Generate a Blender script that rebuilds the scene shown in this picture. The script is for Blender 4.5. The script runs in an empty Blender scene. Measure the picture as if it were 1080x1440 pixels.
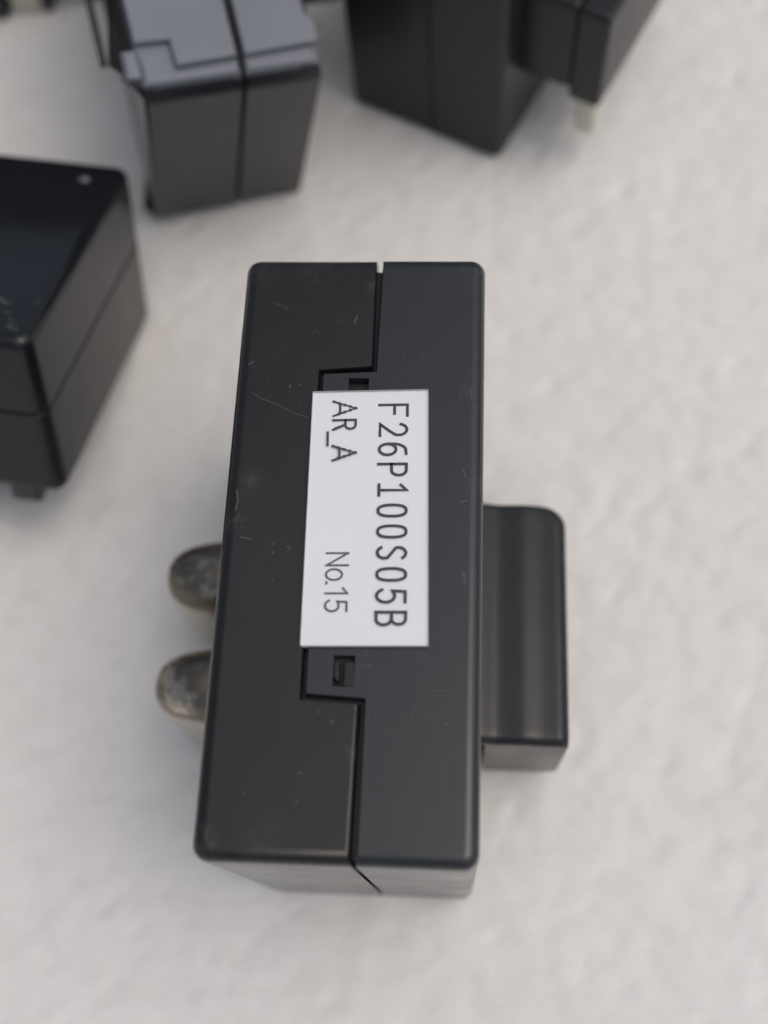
import bpy, bmesh, math, random
import numpy as np
from mathutils import Vector, Matrix, noise

random.seed(4)
U = 0.02                      # one modelling unit = 20 mm (the thickness of a sensor)
S = bpy.context.scene
COL = S.collection
R = math.radians

# ------------------------------------------------------------------ camera
CAM = Vector((0.435600, -1.541694, 6.181174))
RMT = ((0.997492999, 0.015945048, -0.068945432),
       (0.039864666, -0.931594729, 0.361306059),
       (-0.058468159, -0.363148751, -0.929894864))
cx = Vector([r[0] for r in RMT]); cy = -Vector([r[1] for r in RMT]); cz = -Vector([r[2] for r in RMT])
cam = bpy.data.cameras.new("camera")
cam_o = bpy.data.objects.new("camera", cam); COL.objects.link(cam_o)
mw = Matrix((cx, cy, cz)).transposed().to_4x4(); mw.translation = CAM * U
cam_o.matrix_world = mw
cam.sensor_fit = 'VERTICAL'; cam.sensor_height = 36.0
cam.lens = 1620 / 1440 * 36.0
cam.clip_start = 0.005; cam.clip_end = 50
cam.dof.use_dof = True
cam.dof.focus_distance = 4.62 * U
cam.dof.aperture_fstop = (cam.lens / 1000) / (0.125 * U)
S.camera = cam_o

# ------------------------------------------------------------------ sky, sun, exposure
SUN_AZ, SUN_EL = -5.0, 66.0           # azimuth measured from +x towards +y
w = bpy.data.worlds.new("World"); S.world = w; w.use_nodes = True
nt = w.node_tree; nt.nodes.clear()
sky = nt.nodes.new('ShaderNodeTexSky'); sky.sky_type = 'NISHITA'; sky.sun_disc = False
sky.sun_elevation = R(SUN_EL); sky.sun_rotation = R(90 - SUN_AZ)
sky.air_density = 1.0; sky.dust_density = 6.0; sky.ozone_density = 1.0
hsv = nt.nodes.new('ShaderNodeHueSaturation'); hsv.inputs['Saturation'].default_value = 0.72
bg = nt.nodes.new('ShaderNodeBackground'); bg.inputs['Strength'].default_value = 0.13
wo = nt.nodes.new('ShaderNodeOutputWorld')
nt.links.new(sky.outputs[0], hsv.inputs['Color']); nt.links.new(hsv.outputs[0], bg.inputs['Color'])
nt.links.new(bg.outputs[0], wo.inputs['Surface'])
sun = bpy.data.lights.new("sun", 'SUN'); sun.energy = 0.65; sun.angle = R(88); sun.color = (1.0, 0.985, 0.965)
sun_o = bpy.data.objects.new("sun", sun); COL.objects.link(sun_o)
sd = Vector((math.cos(R(SUN_EL)) * math.cos(R(SUN_AZ)), math.cos(R(SUN_EL)) * math.sin(R(SUN_AZ)), math.sin(R(SUN_EL))))
sun_o.rotation_euler = sd.to_track_quat('Z', 'Y').to_euler()
sun_o.location = sd * 1.0
S.view_settings.view_transform = 'Standard'; S.view_settings.look = 'None'
S.view_settings.exposure = -0.27; S.view_settings.gamma = 1.0

# ------------------------------------------------------------------ materials
class NT:
    def __init__(s, name):
        s.m = bpy.data.materials.new(name); s.m.use_nodes = True
        s.t = s.m.node_tree; s.b = s.t.nodes['Principled BSDF']
        tc = s.t.nodes.new('ShaderNodeTexCoord')
        vm = s.n('ShaderNodeVectorMath', operation='SCALE'); vm.inputs['Scale'].default_value = 1 / U
        s.l(tc.outputs['Object'], vm.inputs[0]); s.co = vm.outputs[0]
    def n(s, t, **k):
        o = s.t.nodes.new(t)
        for a, b in k.items(): setattr(o, a, b)
        return o
    def l(s, a, b): s.t.links.new(a, b)
    def mapped(s, sc=(1, 1, 1), rot=(0, 0, 0), loc=(0, 0, 0)):
        m = s.n('ShaderNodeMapping'); m.inputs['Scale'].default_value = sc
        m.inputs['Rotation'].default_value = rot; m.inputs['Location'].default_value = loc
        s.l(s.co, m.inputs[0]); return m.outputs[0]
    def noise(s, scale, detail=3, rough=.5, vec=None):
        o = s.n('ShaderNodeTexNoise'); o.inputs['Scale'].default_value = scale
        o.inputs['Detail'].default_value = detail; o.inputs['Roughness'].default_value = rough
        s.l(vec or s.co, o.inputs['Vector']); return o.outputs['Fac']
    def rng(s, v, a, b, c=0., d=1.):
        o = s.n('ShaderNodeMapRange'); o.clamp = True
        for i, x in zip(('From Min', 'From Max', 'To Min', 'To Max'), (a, b, c, d)): o.inputs[i].default_value = x
        s.l(v, o.inputs['Value']); return o.outputs[0]
    def math(s, op, a, b):
        o = s.n('ShaderNodeMath', operation=op)
        for i, x in enumerate((a, b)):
            if isinstance(x, (int, float)): o.inputs[i].default_value = x
            else: s.l(x, o.inputs[i])
        return o.outputs[0]
    def mix(s, f, a, b):
        o = s.n('ShaderNodeMix', data_type='RGBA')
        s.l(f, o.inputs[0])
        for i, x in ((6, a), (7, b)):
            if isinstance(x, tuple): o.inputs[i].default_value = (*x, 1)
            else: s.l(x, o.inputs[i])
        return o.outputs[2]
    def bump(s, h, strength, dist=.01, prev=None):
        o = s.n('ShaderNodeBump'); o.inputs['Strength'].default_value = strength
        o.inputs['Distance'].default_value = dist * U
        s.l(h, o.inputs['Height'])
        if prev is not None: s.l(prev, o.inputs['Normal'])
        return o.outputs[0]

def black_plastic(name, base=(.012, .0125, .013), rough=(.30, .44), wear=1.0, brushed=False, spec=.5, dust=(.16, .165, .17), spots=()):
    n = NT(name); b = n.b
    # dust specks: random cells of a fine voronoi, only in some of them
    v = n.n('ShaderNodeTexVoronoi'); v.inputs['Scale'].default_value = 19
    wob = n.n('ShaderNodeTexNoise'); wob.inputs['Scale'].default_value = 45; n.l(n.co, wob.inputs['Vector'])
    wv = n.n('ShaderNodeVectorMath', operation='MULTIPLY_ADD'); wv.inputs[1].default_value = (.05, .05, .05)
    n.l(wob.outputs['Color'], wv.inputs[0]); n.l(n.co, wv.inputs[2]); n.l(wv.outputs[0], v.inputs['Vector'])
    sp = n.rng(v.outputs['Distance'], .03, .15, .8, 0)
    cellr = n.n('ShaderNodeSeparateColor'); n.l(v.outputs['Color'], cellr.inputs[0])
    sp = n.math('MULTIPLY', sp, n.rng(cellr.outputs[0], .62, .8))
    sp = n.math('MULTIPLY', sp, n.rng(n.noise(2.3, 2), .44, .58))
    # hair scratches: very stretched noise at two angles
    sc1 = n.rng(n.noise(1, 4, .7, n.mapped((3, 95, 30), (0, 0, R(-28)))), .66, .72)
    sc2 = n.rng(n.noise(1, 4, .7, n.mapped((100, 4, 30), (0, 0, R(12)))), .67, .73)
    sc = n.math('MULTIPLY', n.math('MAXIMUM', sc1, sc2), n.rng(n.noise(1.7, 3), .45, .62))
    # dull rubbed patches
    rub = n.math('MULTIPLY', n.rng(n.noise(5.5, 6, .75), .60, .74), n.rng(n.noise(1.3, 1), .48, .6))
    for (px, py, pz, pr, pk) in spots:         # rubbed corners and edges, each broken up by grain
        dn = n.n('ShaderNodeVectorMath', operation='DISTANCE'); n.l(n.co, dn.inputs[0]); dn.inputs[1].default_value = (px, py, pz)
        g = n.math('MULTIPLY', n.rng(dn.outputs['Value'], pr * .15, pr, pk * 3.6, 0), n.rng(n.noise(21, 6, .8), .42, .66))
        rub = n.math('MAXIMUM', rub, g)
    f = n.math('MULTIPLY', n.math('MAXIMUM', n.math('MAXIMUM', sp, n.math('MULTIPLY', sc, .38)), n.math('MULTIPLY', rub, .16)), wear)
    tone = n.mix(n.noise(1.1, 2), tuple(c * .75 for c in base), tuple(c * 1.35 for c in base))
    n.l(n.mix(f, tone, dust), b.inputs['Base Color'])
    r = n.rng(n.noise(2.0, 5, .6), .3, .7, *rough)
    r = n.math('ADD', r, n.math('MULTIPLY', f, .35)); n.l(r, b.inputs['Roughness'])
    b.inputs['Specular IOR Level'].default_value = spec
    nb = n.bump(n.noise(3.2, 2), .22, .010)
    nb = n.bump(n.noise(95, 2), .05, .003, nb)
    if brushed:
        nb = n.bump(n.noise(1, 3, .6, n.mapped((70, 1.2, 20))), .17, .003, nb)
    nb = n.bump(f, .25, .004, nb)
    n.l(nb, b.inputs['Normal'])
    return n.m

def plain(name, col, rough=.5, metal=0., var=.15, nscale=6, bumpk=.1):
    n = NT(name); b = n.b
    n.l(n.mix(n.noise(nscale, 4), tuple(c * (1 - var) for c in col), tuple(c * (1 + var) for c in col)), b.inputs['Base Color'])
    b.inputs['Roughness'].default_value = rough; b.inputs['Metallic'].default_value = metal
    n.l(n.bump(n.noise(nscale * 6, 3), bumpk, .006), b.inputs['Normal'])
    return n.m

def tarnished():
    n = NT('tarnished_metal'); b = n.b
    sx = n.n('ShaderNodeSeparateXYZ'); n.l(n.co, sx.inputs[0])
    edge = n.math('ADD', sx.outputs[2], n.math('MULTIPLY', n.noise(4, 3), .12))
    low_pale = n.rng(edge, .72, .80, 1, 0)        # paler below this height, darker mottling only above
    t = n.math('MAXIMUM', n.rng(n.noise(5.5, 7, .7), .50, .72), low_pale)
    col = n.mix(t, (.165, .145, .115), (.66, .60, .50))
    pit = n.rng(n.noise(34, 3, .7), .66, .74)
    n.l(n.mix(pit, col, (.09, .085, .075)), b.inputs['Base Color'])
    b.inputs['Metallic'].default_value = .85
    n.l(n.rng(t, 0, 1, .42, .28), b.inputs['Roughness'])
    nb = n.bump(n.noise(9, 5, .6), .5, .02); nb = n.bump(n.noise(45, 3), .35, .006, nb)
    n.l(nb, b.inputs['Normal']); return n.m

def paper():
    n = NT('white_fleece_paper'); b = n.b
    col = n.mix(n.noise(.9, 3), (.705, .69, .668), (.775, .76, .735))
    n.l(n.mix(n.rng(n.noise(5, 5, .6), .45, .75), col, (.69, .672, .645)), b.inputs['Base Color'])
    b.inputs['Roughness'].default_value = .85; b.inputs['Specular IOR Level'].default_value = .25
    nb = n.bump(n.noise(1, 3, .5, n.mapped((5, 9, 7), (0, 0, R(35)))), .24, .05)
    nb = n.bump(n.noise(20, 5, .68), .26, .014, nb)
    nb = n.bump(n.noise(90, 3, .6), .22, .005, nb)
    n.l(nb, b.inputs['Normal']); return n.m

M = dict(
    left=black_plastic('black_plastic_worn', (.0125, .0115, .0118), (.17, .25), .7, spec=.40,
        spots=((-.475, -1.19, 1.99, .085, .8), (-.41, .20, 2.0, .075, .45), (-.45, .03, 2.0, .06, .6), (-.44, 1.18, 1.99, .10, .35), (-.25, -1.17, 2.0, .12, .3), (-.20, 1.20, 2.0, .2, .22), (.04, 1.10, 2.0, .05, .5), (.05, -.85, 2.0, .04, .6))),
    right=black_plastic('black_plastic_brushed', (.0125, .0152, .0190), (.18, .27), .4, True, spec=.52,
        spots=((.47, 1.19, 1.99, .09, .5), (.485, .2, 2.0, .05, .5), (.44, .60, 2.0, .05, .5), (.48, -1.18, 1.99, .08, .5), (.46, -.17, 2.0, .05, .4))),
    tab=black_plastic('black_plastic_tab', (.0120, .0140, .0165), (.21, .29), .5, spec=.33, spots=((.80, .44, .87, .045, .6), (.88, .40, .84, .06, .5), (.56, -.58, .92, .06, .4), (.86, -.56, .86, .05, .4))),
    dark=black_plastic('black_plastic_core', (.010, .010, .010), (.5, .6), 0),
    back=black_plastic('black_plastic_smooth', (.017, .0185, .022), (.20, .27), .2, spec=.45),
    darkback=black_plastic('black_plastic_matt', (.0105, .0112, .013), (.30, .38), .25, spec=.42),
    gloss=black_plastic('black_plastic_glossy', (.0095, .0105, .013), (.10, .15), .35, spec=.36),
    grey=black_plastic('sky_tinted_grey_plastic', (.150, .163, .190), (.42, .5), .15),  # lighter grey plastic, with a bluish sky reflection put into its colour
    scuff=plain('scuffed_plastic', (.048, .050, .052), .6, 0, .3, 30),
    scuff2=plain('whitened_scuff', (.055, .055, .056), .5, 0, .3, 30),
    shine=plain('glint_grey_plastic', (.14, .15, .165), .12, 0, .1),  # pale grey that puts a glint into the colour
    label=plain('white_label_paper', (.735, .748, .77), .45, 0, .03, 4, .10),
    ink=plain('grey_black_ink', (.045, .047, .052), .6, 0, .35, 22, 0),
    ink2=plain('faded_grey_ink', (.085, .087, .095), .6, 0, .5, 12, 0),
    metal=tarnished(),
    cream=plain('cream_plastic', (.62, .60, .49), .45, 0, .06),
    paper=paper(),
)

# ------------------------------------------------------------------ mesh helpers
def link(name, bm, mat, parent=None, sharp=35):
    bmesh.ops.recalc_face_normals(bm, faces=bm.faces[:])
    for v in bm.verts: v.co *= U
    me = bpy.data.meshes.new(name); bm.to_mesh(me); bm.free()
    me.materials.append(mat)
    for p in me.polygons: p.use_smooth = True
    me.set_sharp_from_angle(angle=R(sharp))
    o = bpy.data.objects.new(name, me); COL.objects.link(o)
    if parent: o.parent = parent
    return o

def arc_corner(p0, p, p1, r, n=6):
    a = (Vector(p0) - Vector(p)).normalized(); b = (Vector(p1) - Vector(p)).normalized()
    ang = a.angle(b); d = r / math.tan(ang / 2)
    c = Vector(p) + (a + b).normalized() * (r / math.sin(ang / 2))
    s = Vector(p) + a * d - c; e = Vector(p) + b * d - c
    a0 = math.atan2(s.y, s.x); a1 = math.atan2(e.y, e.x)
    while a1 - a0 > math.pi: a1 -= 2 * math.pi
    while a1 - a0 < -math.pi: a1 += 2 * math.pi
    return [(c.x + r * math.cos(a0 + (a1 - a0) * k / n), c.y + r * math.sin(a0 + (a1 - a0) * k / n)) for k in range(n + 1)]

def outline(spec):
    """spec: list of (x, y, corner radius, bevel of the edge that leaves this corner), counter-clockwise"""
    P, E = [], []
    n = len(spec)
    for i, (x, y, r, e) in enumerate(spec):
        pe = spec[i - 1][3]
        if r:
            a = arc_corner(spec[i - 1][:2], (x, y), spec[(i + 1) % n][:2], r)
            for k, q in enumerate(a):
                P.append(q); E.append(e if k == len(a) - 1 else (pe if k < len(a) / 2 else e))
        else:
            P.append((x, y)); E.append(e)
    return P, E

def inset(P, D):
    out = []; n = len(P)
    for i in range(n):
        p = Vector(P[i]); q = Vector(P[(i + 1) % n]); o = Vector(P[i - 1])
        e0 = (p - o).normalized(); e1 = (q - p).normalized()
        n0 = Vector((-e0.y, e0.x)); n1 = Vector((-e1.y, e1.x)); d0, d1 = D[i - 1], D[i]
        det = n0.x * n1.y - n0.y * n1.x
        if abs(det) < .05: v = p + (n0 + n1).normalized() * ((d0 + d1) / 2)
        else:
            c0 = n0.dot(p) + d0; c1 = n1.dot(p) + d1
            v = Vector(((c0 * n1.y - c1 * n0.y) / det, (n0.x * c1 - n1.x * c0) / det))
        out.append((v.x, v.y))
    return out

def pillow(bm, spec, z0, z1, rt, rb=None, axis=None, segs=6, top=None):
    """prism of a plan outline with rounded upper and lower edges; axis maps (x, y, z) to the wanted orientation"""
    rb = rt if rb is None else rb
    P, E = outline(spec)
    if max(E) <= 0: E = [1.0] * len(E)
    Em = max(E)
    f = axis or (lambda x, y, z: (x, y, z))
    rings = []
    for k in range(segs + 1):
        t = k / segs * math.pi / 2
        rings.append((z0 + rb * (1 - math.sin(t)), [e / Em * rb * (1 - math.cos(t)) for e in E]))
    rings = rings[::-1]
    rings = [(z0, [e / Em * rb * 1.12 for e in E])] + rings
    rings.append((z0 + rb + .02, [0] * len(E))); rings.append((z1 - rt - .02, [0] * len(E)))
    for k in range(segs + 1):
        t = k / segs * math.pi / 2
        rings.append((z1 - rt + rt * math.sin(t), [e / Em * rt * (1 - math.cos(t)) for e in E]))
    rings.append((z1, [e / Em * rt * 1.12 for e in E]))
    VS = []
    for z, d in rings:
        q = inset(P, d)
        VS.append([bm.verts.new(f(x, y, z)) for x, y in q])
    n = len(P)
    for a, b in zip(VS, VS[1:]):
        for i in range(n):
            bm.faces.new((a[i], a[(i + 1) % n], b[(i + 1) % n], b[i]))
    bm.faces.new(VS[-1]); bm.faces.new(VS[0][::-1])

def rbox(bm, x0, x1, y0, y1, z0, z1, r=.02, rc=None, axis=None, segs=4):
    rc = r if rc is None else rc
    pillow(bm, [(x0, y0, rc, r), (x1, y0, rc, r), (x1, y1, rc, r), (x0, y1, rc, r)], z0, z1, r, r, axis, segs)

def cut(o, boxes):
    """real pockets cut into a part"""
    bm = bmesh.new()
    for (x0, x1, y0, y1, z0, z1) in boxes:
        r = bmesh.ops.create_cube(bm, size=1)
        for v in r['verts']:
            v.co = ((x0 + x1) / 2 + v.co.x * (x1 - x0), (y0 + y1) / 2 + v.co.y * (y1 - y0), (z0 + z1) / 2 + v.co.z * (z1 - z0))
            v.co *= U
    me = bpy.data.meshes.new('cutter'); bm.to_mesh(me); bm.free()
    c = bpy.data.objects.new('cutter', me); COL.objects.link(c)
    m = o.modifiers.new('cut', 'BOOLEAN'); m.object = c; m.operation = 'DIFFERENCE'; m.solver = 'EXACT'
    dg = bpy.context.evaluated_depsgraph_get()
    new = bpy.data.meshes.new_from_object(o.evaluated_get(dg))
    o.modifiers.clear(); old = o.data; o.data = new; new.name = old.name
    bpy.data.meshes.remove(old)
    bpy.data.objects.remove(c); bpy.data.meshes.remove(me)
    for p in new.polygons: p.use_smooth = True
    new.set_sharp_from_angle(angle=R(35))

def thing(name, label, cat, loc, rot=None, scale=None, group=None):
    o = bpy.data.objects.new(name, None); COL.objects.link(o)
    o.empty_display_size = .01
    m = (rot.to_4x4() if rot else Matrix.Identity(4)); m.translation = Vector(loc) * U
    if scale: m = m @ Matrix.Scale(scale, 4)
    o.matrix_world = m
    o['label'] = label; o['category'] = cat
    if group: o['group'] = group
    return o

GROUP = 'black current sensors set out on the white sheet'
LX, LY, HZ = .511, 1.246, 2.0056

# ------------------------------------------------------------------ the ground: a soft white sheet
def build_ground():
    def axis_pts(c):
        core = np.linspace(-4.2, 4.2, 300)
        far = 4.2 * 1.35 ** np.arange(1, 11)
        return np.concatenate((-far[::-1], core, far)) + c
    xs, ys = axis_pts(0.0), axis_pts(1.6)
    co = []
    for y in ys:
        for x in xs:
            d = max(abs(x), abs(y - 1.6))
            z = 0.
            if d < 6:
                k = 1 if d < 4 else (6 - d) / 2
                a = noise.noise((x * 1.1 + .4 * y, y * .9, 3.1))
                b = noise.noise(((x + y * .75) * 4.4, (y - x * .75) * 8.2, 7.7))
                c = noise.noise((x * 9, y * 9, 1.3))
                z = k * (a * .012 + min(0, b + .22) * .024 + c * .007)
            co.append((x * U, y * U, (z - .010) * U))
    nx = len(xs); F = []
    for j in range(len(ys) - 1):
        for i in range(nx - 1):
            a = j * nx + i; F.append((a, a + 1, a + nx + 1, a + nx))
    me = bpy.data.meshes.new('ground'); me.from_pydata(co, [], F); me.materials.append(M['paper'])
    for p in me.polygons: p.use_smooth = True
    o = bpy.data.objects.new('ground', me); COL.objects.link(o); o['kind'] = 'structure'
build_ground()

# ------------------------------------------------------------------ the lettering strokes
def arcp(cx_, cy_, rx, ry, a0, a1, n=10):
    return [(cx_ + rx * math.cos(R(a0 + (a1 - a0) * k / n)), cy_ + ry * math.sin(R(a0 + (a1 - a0) * k / n))) for k in range(n + 1)]
GL = {
 'F': [[(.06, 0), (.06, 1), (.98, 1)], [(.06, .54), (.80, .54)]],
 '2': [arcp(.5, .70, .46, .29, 165, -25, 12) + [(.70, .42), (.10, .06), (.04, .03), (1, .03)]],
 '6': [[(.86, .97)] + arcp(.62, .50, .58, .47, 105, 180, 7) + [(.04, .32)], arcp(.5, .31, .45, .30, 90, 450, 20)],
 'P': [[(.06, 0), (.06, .98), (.55, .98)] + arcp(.58, .72, .38, .26, 90, -90, 9) + [(.06, .46)]],
 '1': [[(.12, .80), (.52, 1), (.52, .03)], [(.10, .03), (.92, .03)]],
 '0': [[(.5 + .43 * math.copysign(abs(math.cos(t * math.pi / 16)) ** .72, math.cos(t * math.pi / 16)), .5 + .49 * math.copysign(abs(math.sin(t * math.pi / 16)) ** .86, math.sin(t * math.pi / 16))) for t in range(33)]],
 'S': [arcp(.52, .74, .42, .25, 35, 180, 8) + [(.14, .64), (.50, .51), (.86, .36)] + arcp(.48, .26, .42, .25, 0, -150, 9)],
 '5': [[(.90, .98), (.16, .98), (.12, .56)] + arcp(.46, .32, .46, .31, 105, -155, 14)],
 'B': [[(.06, 0), (.06, 1), (.5, 1)] + arcp(.56, .765, .34, .235, 90, -90, 8) + [(.06, .53)], [(.12, .53), (.56, .525)] + arcp(.56, .265, .38, .255, 85, -90, 8) + [(.06, .01)]],
 'A': [[(0, 0), (.5, 1), (1, 0)], [(.2, .30), (.8, .30)]],
 'R': [[(.06, 0), (.06, 1), (.5, 1)] + arcp(.56, .77, .36, .23, 90, -90, 8) + [(.06, .54)], [(.52, .52), (.98, 0)]],
 '_': [[(0, -.24), (1, -.24)]],
 'N': [[(.05, 0), (.05, 1)], [(.06, .98), (.94, .02)], [(.95, 0), (.95, 1)]],
 'o': [arcp(.5, .37, .46, .37, 90, 450, 20)],
 '.': [[(.3, .04), (.7, .04)]],
 '!': [[(.0, .80), (.6, 1), (.6, 0)]],       # the sans 1 without a foot
}
def ribbon(bm, pts, wd, z):
    pts = [Vector(p) for p in pts]
    q = [pts[0]]
    for p in pts[1:]:
        if (p - q[-1]).length > 1e-4: q.append(p)
    closed = len(q) > 3 and (q[0] - q[-1]).length < 1e-3
    if closed: q.pop()
    n = len(q); L_, R_ = [], []
    for i in range(n):
        a = q[i - 1] if (i or closed) else None
        b = q[(i + 1) % n] if (i < n - 1 or closed) else None
        if a is None: d = (b - q[i]).normalized(); nn = Vector((-d.y, d.x)); k = 1; p = q[i] - d * wd * .5
        elif b is None: d = (q[i] - a).normalized(); nn = Vector((-d.y, d.x)); k = 1; p = q[i] + d * wd * .5
        else:
            d0 = (q[i] - a).normalized(); d1 = (b - q[i]).normalized()
            nn = Vector((-(d0.y + d1.y), d0.x + d1.x)).normalized()
            k = 1 / max(.5, nn.dot(Vector((-d0.y, d0.x)))); p = q[i]
        L_.append(bm.verts.new((*(p + nn * wd * .5 * k), z))); R_.append(bm.verts.new((*(p - nn * wd * .5 * k), z)))
    for i in range(n if closed else n - 1):
        j = (i + 1) % n
        bm.faces.new((L_[i], L_[j], R_[j], R_[i]))

def down(p, h):
    """a point measured on the top of the housing, carried up the line of sight to a height h above it"""
    k = (CAM.z - HZ - h) / (CAM.z - HZ)
    return (CAM.x + (p[0] - CAM.x) * k, CAM.y + (p[1] - CAM.y) * k)

def text(name, chars, base0, base1, h, wd, mat, parent, z, pixel=False):
    """chars: list of (glyph, start, width) along the baseline, in units; reading runs towards -y, letter tops towards +x"""
    bm = bmesh.new(); b0 = Vector(down(base0, .015)); d = (Vector(down(base1, .015)) - b0).normalized(); up = Vector((-d.y, d.x))
    k = 0
    for g, s, gw in chars:
        for st in GL[g]:
            pts = [b0 + d * (s + x * gw) + up * (y * h) for x, y in st]
            ribbon(bm, pts, wd, z + k * .0004); k += 1
            if pixel:                    # the printer's coarse dots show along the slanted strokes
                for a, b in zip(st, st[1:]):
                    if abs(a[0] - b[0]) > .1 and abs(a[1] - b[1]) > .2:
                        for t in (.0, .25, .5, .75):
                            x = a[0] + (b[0] - a[0]) * t; y = a[1] + (b[1] - a[1]) * t
                            c = b0 + d * (s + x * gw) + up * (y * h); r_ = wd * .60
                            q = [c - d * r_ - up * r_, c + d * r_ - up * r_, c + d * r_ + up * r_, c - d * r_ + up * r_]
                            bm.faces.new([bm.verts.new((*p, z + k * .0004)) for p in q]); k += 1
    return link(name, bm, mat, parent)

# ------------------------------------------------------------------ shared sensor parts
def prong(parent, yc, hw=.200, x0=-.40, x1=-1.05, z0=.01, z1=.89):
    """flat bus bar end with a rounded tip"""
    bm = bmesh.new(); rings = []; N = 40; K = 14
    xs = [(0, 0)] + [(.45, 0)] + [(.45 + .55 * math.sin(math.pi / 2 * k / K), k / K) for k in range(1, K + 1)]
    for t, u in xs:
        x = x0 + (x1 - x0) * t
        e = math.cos(math.pi / 2 * u) if u < 1 else .0
        sy = max(.02, e ** .50); sz = .30 + .70 * max(0, e) ** .8
        zt = z1 - .20 * (1 - max(.0, e) ** .9); hz = (zt - z0) / 2; zc = (zt + z0) / 2
        ring = []
        for i in range(N):
            a = 2 * math.pi * i / N; c, s_ = math.cos(a), math.sin(a)
            py = hw * sy * math.copysign(abs(c) ** (.70 if s_ > 0 else .34), c); pz = hz * math.copysign(abs(s_) ** (.62 if s_ > 0 else .25), s_)
            ring.append(bm.verts.new((x, yc + py, zc + pz)))
        rings.append(ring)
    for a, b in zip(rings, rings[1:]):
        for i in range(N): bm.faces.new((a[i], a[(i + 1) % N], b[(i + 1) % N], b[i]))
    bm.faces.new(rings[0]); bm.faces.new(rings[-1][::-1])
    return link('busbar_prong', bm, M['metal'], parent, 60)

def wave_tab(parent, x0=.47, x1=.935, y0=-.612, y1=.56, z0=.09, mat='tab', ztop=.905, amp=1.):
    """connector tab: a block whose upper side has a gentle ridge, lofted along y"""
    bm = bmesh.new(); r = .045; amp *= .50
    W_ = x1 - x0
    def top(t):
        sg = lambda u: 1 / (1 + math.exp(-u))
        return ztop + amp * (.050 - .060 * sg((t - .19) / .050) + .016 * min(1, max(0, (t - .28) / .26)) - .030 * sg((t - .645) / .042))
    nt_ = 44
    def prof(ins, drop, xr):
        xe = xr - ins; P = []
        rc = .055
        for k in range(nt_ + 1):
            t = k / nt_; x = x0 + (xe - rc - x0) * t
            P.append((x, top((x - x0) / W_) - drop))
        zt = P[-1][1]
        for k in range(1, 9):
            a = math.pi / 2 * k / 8
            P.append((xe - rc + rc * math.sin(a), zt - rc + rc * math.cos(a)))
        P.append((xe, z0 + .06 + drop)); 
        for k in range(1, 6):
            a = math.pi / 2 * k / 5
            P.append((xe - .06 + .06 * math.cos(a), z0 + drop + .06 - .06 * math.sin(a)))
        P.append((x0 + .105, z0 + drop)); P.append((x0 + .085, z0 + .02 + drop)); P.append((x0 + .080, .86))
        P.append((x0, .875))
        return P
    rings = []
    rb = .10                               # the far outer corner is rounded in plan
    ys = []
    for k in range(7):
        a = math.pi / 2 * k / 6
        ys.append((y0 + r * .62 * (1 - math.sin(a)), r * .25 * (1 - math.cos(a)), r * .95 * (1 - math.cos(a))))
    ys = ys[::-1][:0] + [(y0 + r * .62 * (1 - math.sin(math.pi / 2 * k / 6)), r * .2 * (1 - math.cos(math.pi / 2 * k / 6)), r * (1 - math.cos(math.pi / 2 * k / 6))) for k in range(6, -1, -1)][::-1]
    seq = []
    for k in range(7):                      # front edge: from the front face up and back on to the top
        a = math.pi / 2 * k / 6
        seq.append((y0 + r * (1 - math.cos(a)), 0 * a + .2 * r * (1 - math.sin(a)), r * (1 - math.sin(a))))
    seq.append((y0 + r + .03, 0, 0)); seq.append((y1 - rb - .03, 0, 0))
    for k in range(9):
        a = math.pi / 2 * k / 8
        seq.append((y1 - rb + rb * math.sin(a), rb * (1 - math.cos(a)), .012 * (k / 8) ** 4))
    for y, ins, drop in seq:
        rings.append([bm.verts.new((x, y, z)) for x, z in prof(ins, drop, x1)])
    n = len(rings[0])
    for a, b in zip(rings, rings[1:]):
        for i in range(n): bm.faces.new((a[i], a[(i + 1) % n], b[(i + 1) % n], b[i]))
    bm.faces.new(rings[0]); bm.faces.new(rings[-1][::-1])
    return link('connector_tab', bm, M[mat], parent, 40)

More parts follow.
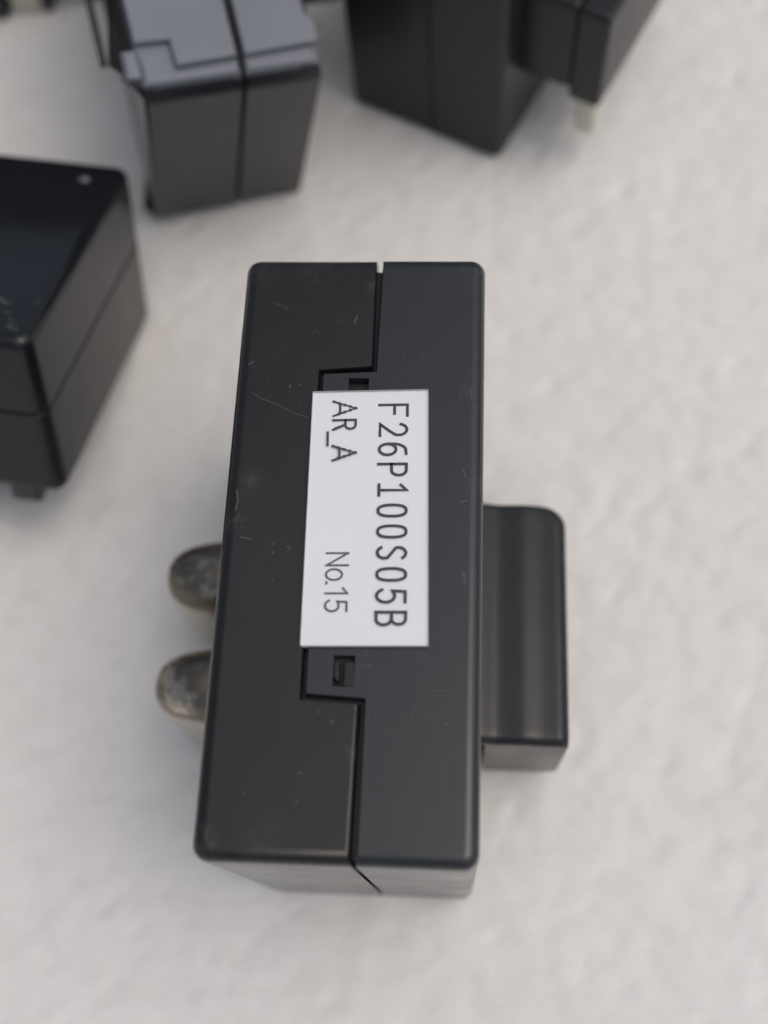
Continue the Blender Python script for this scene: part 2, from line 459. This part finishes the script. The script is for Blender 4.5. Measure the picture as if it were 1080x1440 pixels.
# ------------------------------------------------------------------ the sensor in front, with the label
def main_sensor():
    t = thing('current_sensor', 'sharp black sensor in front bearing a white printed label, two metal prongs on its left', 'current sensor', (0, 0, 0), None, None, GROUP)
    o, sm, c = .05, .007, .060
    bm = bmesh.new()
    pillow(bm, [(-LX, -LY, c, o), (.062, -LY, 0, .020), (.071, -.672, 0, sm), (-.150, -.660, 0, sm), (-.162, .699, 0, sm),
                (.056, .716, 0, sm), (.052, LY, 0, o), (-LX, LY, c, o)], 0, HZ, .05)
    left = link('housing_half', bm, M['left'], t)
    left['label'] = 'scratched left half of the housing'
    bm = bmesh.new()
    pillow(bm, [(.078, -LY, 0, o), (LX, -LY, c, o), (LX, LY, c, o), (.0745, LY, 0, sm), (.0655, .700, 0, sm), (-.152, .688, 0, sm),
                (-.139, -.648, 0, sm), (.082, -.660, 0, sm)], 0, HZ + .004, .05)
    right = link('housing_half', bm, M['right'], t)
    right['label'] = 'brushed right half of the housing with the clip plate'
    cut(right, [(-.040, .042, .52, .664, HZ - .12, HZ + .1), (-.037, .043, -.614, -.496, HZ - .12, HZ + .1)])
    bm = bmesh.new()                        # the tongue seen at the bottom of the joint
    rbox(bm, -.30, .30, -LY + .035, LY - .040, .05, HZ - .048, .01)
    link('joint_tongue', bm, M['dark'], t)
    for y0, y1, fl in ((.535, .64, 1), (-.600, -.512, 0)):       # clip hooks seen in the slots
        bm = bmesh.new()
        if fl:
            pillow(bm, [(.000, y0, 0, .01), (.036, y0, 0, .01), (.036, y1 - .02, 0, .01), (.005, y1 - .005, 0, .01)], HZ - .13, HZ - .03, .012, segs=3)
            pillow(bm, [(-.034, y0, 0, .006), (-.018, y0, 0, .006), (-.018, y1 - .01, 0, .006), (-.034, y1 - .01, 0, .006)], HZ - .13, HZ - .022, .006, segs=3)
        else:
            pillow(bm, [(.002, y0 - .012, 0, .004), (.0425, y0 - .012, 0, .004), (.0425, y1 - .004, 0, .004), (.002, y1 - .004, 0, .004)], HZ - .13, HZ - .003, .004, segs=3)
            pillow(bm, [(-.0365, y0 + .022, 0, .004), (-.016, y0 + .004, 0, .004), (-.016, y1 - .004, 0, .004), (-.0365, y1 - .004, 0, .004)], HZ - .13, HZ - .004, .004, segs=3)
        link('clip_hook', bm, M['tab'], t)
    # label and its print
    z = HZ + .005
    bm = bmesh.new()
    pillow(bm, [(*down(q, .014), r_, 1) for q, r_ in (((-.167, -.465), .006), ((.314, -.453), .006), ((.287, .613), .004), ((-.185, .598), .004))], z, z + .009, .002, .001, segs=2)
    lab = link('label_sticker', bm, M['label'], t)
    z += .0105
    p = .0868
    text('printed_code', [(g, i * p, .052 + .0004 * i) for i, g in enumerate('F26P100S05B')], (.0900, .5475), (.1131, -.369), .112, .0116, M['ink'], lab, z)
    text('printed_variant', [('A', 0, .064), ('R', .082, .046), ('_', .139, .056), ('A', .200, .062)], (-.0971, .5573), (-.0856, .2741), .090, .0092, M['ink'], lab, z, True)
    text('printed_number', [('N', 0, .055), ('o', .066, .047), ('.', .116, .014), ('!', .144, .034), ('5', .191, .048)], (-.0885, -.0908), (-.0827, -.3299), .084, .0078, M['ink2'], lab, z)
    # scratches that can be picked out one by one
    zz = HZ + .0012
    for k, (pts, wd) in enumerate((
            ([(-.434, .594), (-.40, .570), (-.355, .553), (-.312, .533), (-.26, .506), (-.201, .484)], .0040),
            ([(-.38, 1.02), (-.362, 1.01), (-.345, 1.004), (-.318, .985)], .0035),
            ([(-.335, 1.012), (-.312, .992)], .003),
            ([(-.022, .955), (-.030, .925)], .008),
            ([(-.43, -.035), (-.385, -.042)], .006),
            ([(-.46, .16), (-.452, .12), (-.458, .08)], .008))):
        bm = bmesh.new(); ribbon(bm, pts, wd, zz + k * .0003)
        link('scratch', bm, M['scuff'], t)
    for pts, wd in (([(.432, .26), (.440, .235)], .010), ([(.425, .125), (.445, .130)], .009), ([(.455, .62), (.462, .575)], .008), ([(.438, -.165), (.446, -.205)], .012)):
        bm = bmesh.new(); ribbon(bm, pts, wd, HZ + .0052)
        link('scratch', bm, M['scuff'], t)
    prong(t, .218); prong(t, -.340)
    wave_tab(t)
    return t
main_sensor()

# ------------------------------------------------------------------ sensors behind
def two_halves(t, W, L, H, mat, seam=0., gap=.012, r=.05, c=.06, mats=None):
    for k, (x0, x1) in enumerate(((-W / 2, seam - gap / 2), (seam + gap / 2, W / 2))):
        bm = bmesh.new()
        if k == 0: sp = [(x0, -L / 2, c, r), (x1, -L / 2, 0, .012), (x1, L / 2, 0, r), (x0, L / 2, c, r)]
        else: sp = [(x0, -L / 2, 0, r), (x1, -L / 2, c, r), (x1, L / 2, c, r), (x0, L / 2, 0, .012)]
        pillow(bm, sp, 0, H, r)
        link('housing_half', bm, M[(mats or (mat, mat))[k]], t)
    bm = bmesh.new()
    rbox(bm, -W * .3, W * .3, -L / 2 + .03, L / 2 - .03, .03, H - .04, .01)
    link('joint_tongue', bm, M['dark'], t)

def connector_block(t, x0, x1, y0, y1, z0, z1):
    bm = bmesh.new(); rbox(bm, x0, x1, y0, y1, z0, z1, .03)
    return link('connector_plug', bm, M['cream'], t)

def rot_from(A): return Matrix(A)

# upper right: stands upright like the front one, turned a little clockwise
yaw = math.atan2(3.357 - 3.83, .621 + .319)
Rz = Matrix.Rotation(yaw, 3, 'Z')
corner = Vector((.621, 3.357, 0))
ctr = corner - Rz @ Vector((.526, -LY, 0))
br = thing('current_sensor', 'dark upright sensor at upper right, tab and cream plug on its right side', 'current sensor', ctr, Rz, None, GROUP)
two_halves(br, 1.10, 2 * LY + .07, HZ, 'darkback', .06)
F = -LY + .18                            # front of the tab
bm = bmesh.new(); rbox(bm, .50, .885, F, F + 1.3, .61, 1.25, .03, .03); link('connector_tab', bm, M['darkback'], br)
bm = bmesh.new(); rbox(bm, .880, 1.085, F - .006, F + 1.3, .545, 1.252, .03, .03); link('connector_skirt', bm, M['darkback'], br)
connector_block(br, .93, 1.065, F + .03, F + .17, .25, .60)
for yc in (.2, -.3): prong(br, yc)

# upper left: leans forward on its front edge, grey sky-tinted top towards the camera
A = Matrix(((.9395, -.26535, .21663), (.30727, .93235, -.19056), (-.15141, .2456, .95747)))
sB = 6.181174 / (6.181174 + .298)
oB = CAM + sB * (Vector((-1.17587, 3.15662, -.22167)) - CAM)
bl = thing('current_sensor', 'sensor at upper left with stepped grey top and a seam down its front', 'current sensor', oB, A, sB, GROUP)
HB = 1.566; DB = 2.3
def blp(name, spec, z0, z1, r, mat):
    bm = bmesh.new(); pillow(bm, spec, z0, z1, r, segs=4); return link(name, bm, M[mat], bl)
# two halves of the body (front face at y = 0, depth DB)
for x0, x1, kk in ((-.50, .044, 0), (.072, .505, 1)):
    bm = bmesh.new()
    pillow(bm, [(x0, .0, .03 if kk == 0 else 0, .10), (x1, .0, .03 if kk else 0, .10 if kk == 0 else .10), (x1, DB, .03, .05), (x0, DB, .03, .05)], -.065 if kk == 0 else -.03, HB - .03, .11, .05, segs=8)
    link('housing_half', bm, M['back'], bl)
bm = bmesh.new(); rbox(bm, -.3, .3, .06, DB - .05, .05, HB - .06, .01); link('joint_tongue', bm, M['dark'], bl)
# lips and plates of the top
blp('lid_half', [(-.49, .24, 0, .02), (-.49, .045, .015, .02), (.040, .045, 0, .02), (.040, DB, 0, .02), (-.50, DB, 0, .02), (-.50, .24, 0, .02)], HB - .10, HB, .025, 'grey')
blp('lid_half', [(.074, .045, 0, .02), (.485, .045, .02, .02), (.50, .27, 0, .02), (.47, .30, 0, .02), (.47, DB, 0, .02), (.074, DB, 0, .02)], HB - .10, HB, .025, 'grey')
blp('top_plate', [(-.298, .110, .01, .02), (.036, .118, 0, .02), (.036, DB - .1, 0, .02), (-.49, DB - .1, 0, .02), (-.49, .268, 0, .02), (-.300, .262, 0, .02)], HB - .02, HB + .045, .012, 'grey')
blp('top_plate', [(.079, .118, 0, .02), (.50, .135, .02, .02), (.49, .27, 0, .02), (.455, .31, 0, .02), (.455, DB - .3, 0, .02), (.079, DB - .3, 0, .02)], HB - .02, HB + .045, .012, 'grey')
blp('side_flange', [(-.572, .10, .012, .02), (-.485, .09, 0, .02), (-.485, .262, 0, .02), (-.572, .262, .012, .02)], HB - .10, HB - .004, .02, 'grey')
blp('side_rail', [(-.575, .275, 0, .02), (-.512, .275, 0, .02), (-.512, DB, 0, .02), (-.60, DB, 0, .02)], HB - .35, HB - .03, .02, 'dark')
bm = bmesh.new(); rbox(bm, .47, .97, .99, 2.1, .55, 1.0, .04); link('connector_tab', bm, M['back'], bl)
bm = bmesh.new(); rbox(bm, -.0, .42, 1.5, 2.2, -.54, .03, .04); link('connector_tab', bm, M['back'], bl)
bm = bmesh.new(); pillow(bm, [(-.675, .40, 0, .01), (-.635, .40, 0, .01), (-.635, .82, 0, .01), (-.46, .82, 0, .01), (-.46, 1.0, 0, .01), (-.675, 1.0, 0, .01)], 1.18, 1.25, .012, segs=3)
link('mounting_ear', bm, M['back'], bl)

# left edge: lies on its broad side, front propped up on its tab
A = Matrix(((.99313, .09442, .0691), (-.11339, .92236, .36931), (-.02886, -.37461, .92673)))
sL = 6.181174 / (6.181174 + .150)
oL = CAM + sL * (Vector((-1.78432, .7965, .46189)) - CAM)
lf = thing('current_sensor', 'glossy black sensor lying on its broad side at the left edge', 'current sensor', oL, A, sL, GROUP)
DL = 1.65
for z0, z1, nm in ((-.05, .528, 0), (.540, 1.015, 1)):
    bm = bmesh.new()
    r = .05
    if nm: pillow(bm, [(-2.4, 0, .05, r), (.035, -.01, .085, r), (.035, DL, .09, r), (-2.4, DL, .05, r)], z0, z1, .06, .008)
    else: pillow(bm, [(-2.4, 0, .05, r), (.035, -.01, .085, r), (.035, DL, .09, r), (-2.4, DL, .05, r)], z0, z1, .008, .05)
    link('housing_half', bm, M['gloss'], lf)
bm = bmesh.new(); rbox(bm, -2.3, -.03, .03, DL - .03, .05, .95, .01); link('joint_tongue', bm, M['dark'], lf)
bm = bmesh.new()                          # small pale dome added to stand for a glint near the far corner
bmesh.ops.create_uvsphere(bm, u_segments=20, v_segments=10, radius=.030)
for v in bm.verts: v.co = (v.co.x * 1.1 - .173, v.co.y + 1.45, v.co.z * .45 + 1.013)
link('glint_dome', bm, M['shine'], lf)
for k, (pts, wd) in enumerate((([(-.22, .30), (-.19, .27), (-.17, .275)], .022), ([(-.12, .16), (-.10, .13), (-.065, .12)], .008), ([(-.10, .10), (-.075, .085)], .020),
                               ([(-.03, .28), (-.025, .33)], .007), ([(-.16, .20), (-.13, .19)], .010), ([(-.055, .10), (-.045, .06)], .007))):
    bm = bmesh.new(); ribbon(bm, pts, wd, 1.0165 + k * .0003); link('scratch', bm, M['scuff2'], lf)
bm = bmesh.new(); rbox(bm, -.30, -.12, .0, .5, -.165, .06, .03); link('connector_tab', bm, M['back'], lf)
bm = bmesh.new(); rbox(bm, -1.9, -1.1, .1, .9, -.46, .03, .04); link('connector_tab', bm, M['back'], lf)

# far upper left corner: only its cream plugs reach into the picture
Rz = Matrix.Rotation(R(-84), 3, 'Z')
ul = thing('current_sensor', 'sensor mostly out of frame at top left corner, cream plugs showing', 'current sensor', (-2.75, 5.70, 0), Rz, None, GROUP)
two_halves(ul, 1.0, 2 * LY, HZ, 'back')
bm = bmesh.new(); rbox(bm, .48, .92, -.62, .60, .34, .95, .04); link('connector_tab', bm, M['back'], ul)
connector_block(ul, .58, 1.025, .155, .485, .0, .40)
connector_block(ul, .55, 1.08, -.165, .050, .0, .40)
bm = bmesh.new(); rbox(bm, .56, 1.09, .062, .120, .0, .40, .015); link('plug_divider', bm, M['back'], ul)
bm = bmesh.new(); rbox(bm, .50, 1.12, -.60, -.195, .0, .50, .03); link('connector_skirt', bm, M['back'], ul)
